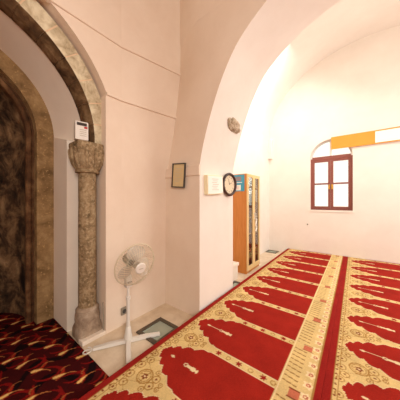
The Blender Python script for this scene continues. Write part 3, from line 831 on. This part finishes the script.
# ------------------------------------------------------------------ bookcase in the far bay
bx0, bx1, by0, by1, bh = XL2+.005, -1.71, 3.76, 4.42, 2.035
bk = thing('bookcase', ((bx0+bx1)/2, (by0+by1)/2, 0), 'orange wooden bookcase with two glass doors against the white side wall', 'bookcase')
MB().box((bx0, by0, 0), (bx1-.022, by0+.02, bh)).build('side_panel', M['wood'], bk)
MB().box((bx0, by1-.02, 0), (bx1-.022, by1, bh)).build('side_panel', M['wood'], bk)
MB().box((bx0, by0+.02, bh-.022), (bx1-.022, by1-.02, bh)).build('top', M['wood'], bk)
MB().box((bx0, by0+.02, .0), (bx1-.03, by1-.02, .08)).build('plinth', M['wood'], bk)
MB().box((bx0, by0+.02, .08), (bx0+.012, by1-.02, bh-.022)).build('back_panel', M['pale_wood'], bk)
shz = [.10, .45, .80, 1.14, 1.47, 1.78]
for z in shz: MB().box((bx0+.012, by0+.02, z-.02), (bx1-.035, by1-.02, z)).build('shelf', M['pale_wood'], bk)
ym = (by0+by1)/2
for y0_, y1_, hs in ((by0+.001, ym-.002, 1), (ym+.002, by1-.001, -1)):
    dm = MB(); t = .06; z0, z1 = .06, bh-.004
    dm.box((bx1-.02, y0_, z0), (bx1, y0_+t, z1)).box((bx1-.02, y1_-t, z0), (bx1, y1_, z1))
    dm.box((bx1-.02, y0_+t, z0), (bx1, y1_-t, z0+.09)).box((bx1-.02, y0_+t, z1-t), (bx1, y1_-t, z1))
    d = dm.build('door', M['pale_wood'], bk)
    MB().box((bx1-.013, y0_+t-.004, z0+.086), (bx1-.009, y1_-t+.004, z1-t+.004)).build('pane', M['glass'], d)
    hy = y1_-.03 if hs == 1 else y0_+.03
    MB().tube([(bx1, hy, 1.10), (bx1+.03, hy, 1.10), (bx1+.03, hy, 1.22), (bx1, hy, 1.22)], .007, 8).build('handle', M['white_plastic'], d)['label'] = 'white bar handle'
# white prayer beads hanging on the handle
tag(MB().tube([(bx1+.035, ym+.03+.02*math.sin(k*.8), 1.10-.02*k) for k in range(14)], [.012+.006*(k % 2) for k in range(14)], 6).build('ribbon', M['paper']), 'white ribbon hanging from the bookcase door handle', 'ribbon')
shelf_words = ['bottom', 'second', 'third', 'fourth', 'fifth', 'top']
kinds = [(2, 'brown'), (3, 'maroon'), (0, 'grey'), (1, 'mauve'), (5, 'white'), (4, 'cream')]
for si, z in enumerate(shz):
    mi, cn = kinds[si]
    y = by0+.045; first = None
    hb = [.24, .26, .24, .24, .25, .19][si]
    th = .042 if si != 4 else .05
    while y + th < by1-.03:
        if first is None:
            first = thing('book', (bx1-.12, y, z), '%s spine of a book standing on the bookcase %s' % (cn, ('bottom shelf' if si == 0 else 'top shelf' if si == 5 else shelf_words[si]+' shelf from the bottom')), 'book', 'books on the bookcase %s shelf' % shelf_words[si])
            MB().box((bx1-.20, y+.003, z+.004), (bx1-.055, y+th-.003, z+hb-.006)).build('pages', M['paper'], first)
            mbk = MB().box((bx1-.205, y, z), (bx1-.05, y+.003, z+hb)).box((bx1-.205, y+th-.003, z), (bx1-.05, y+th, z+hb)).box((bx1-.053, y+.003, z), (bx1-.049, y+th-.003, z+hb))
            mbk.build('cover', BOOKS[mi], first)
        else:
            o = first.copy(); COL.objects.link(o); o.location = (first.location.x + random.uniform(-.015, .004), y, z)
            for ch in first.children:
                c2 = ch.copy(); COL.objects.link(c2); c2.parent = o
        y += th + .002
# blue notice on the bookcase side
ps = thing('poster', (-1.86, by0-.003, 1.70), 'blue printed notice stuck on the side of the bookcase', 'poster')
px0, px1, pz0, pz1 = -2.05, -1.775, 1.68, 2.02
MB().box((px0, by0-.004, pz0), (px1, by0-.0005, pz1)).build('sheet', M['blue'], ps)
MB().box((px0+.05, by0-.0055, pz1-.13), (px1-.07, by0-.004, pz1-.04)).build('picture_block', BOOKS[0], ps)
MB().box((px0+.03, by0-.0055, pz1-.165), (px1-.05, by0-.004, pz1-.152)).build('heading_line', M['paper'], ps)
MB().box((px0+.03, by0-.0055, pz0+.02), (px1-.08, by0-.004, pz0+.13)).build('text_block', M['paper'], ps)
tx = MB()
for k in range(4): tx.box((px0+.06, by0-.0065, pz0+.045+k*.018), (px1-.11-.015*(k % 2), by0-.0055, pz0+.051+k*.018))
tx.build('printed_lines', M['pink_print'], ps)

# ------------------------------------------------------------------ white bench behind the pier
be = thing('low_bench', (-1.92, 3.2, 0), 'low white masonry bench between the pier and the bookcase', 'bench')
MB().box((XL2+.002, YB+.004, 0), (-1.762, 3.45, .255), .01).build('body', M['lime'], be)
MB().box((XL2+.002, YB+.004, .255), (-1.745, 3.47, .315), .012).build('slab', M['lime'], be)
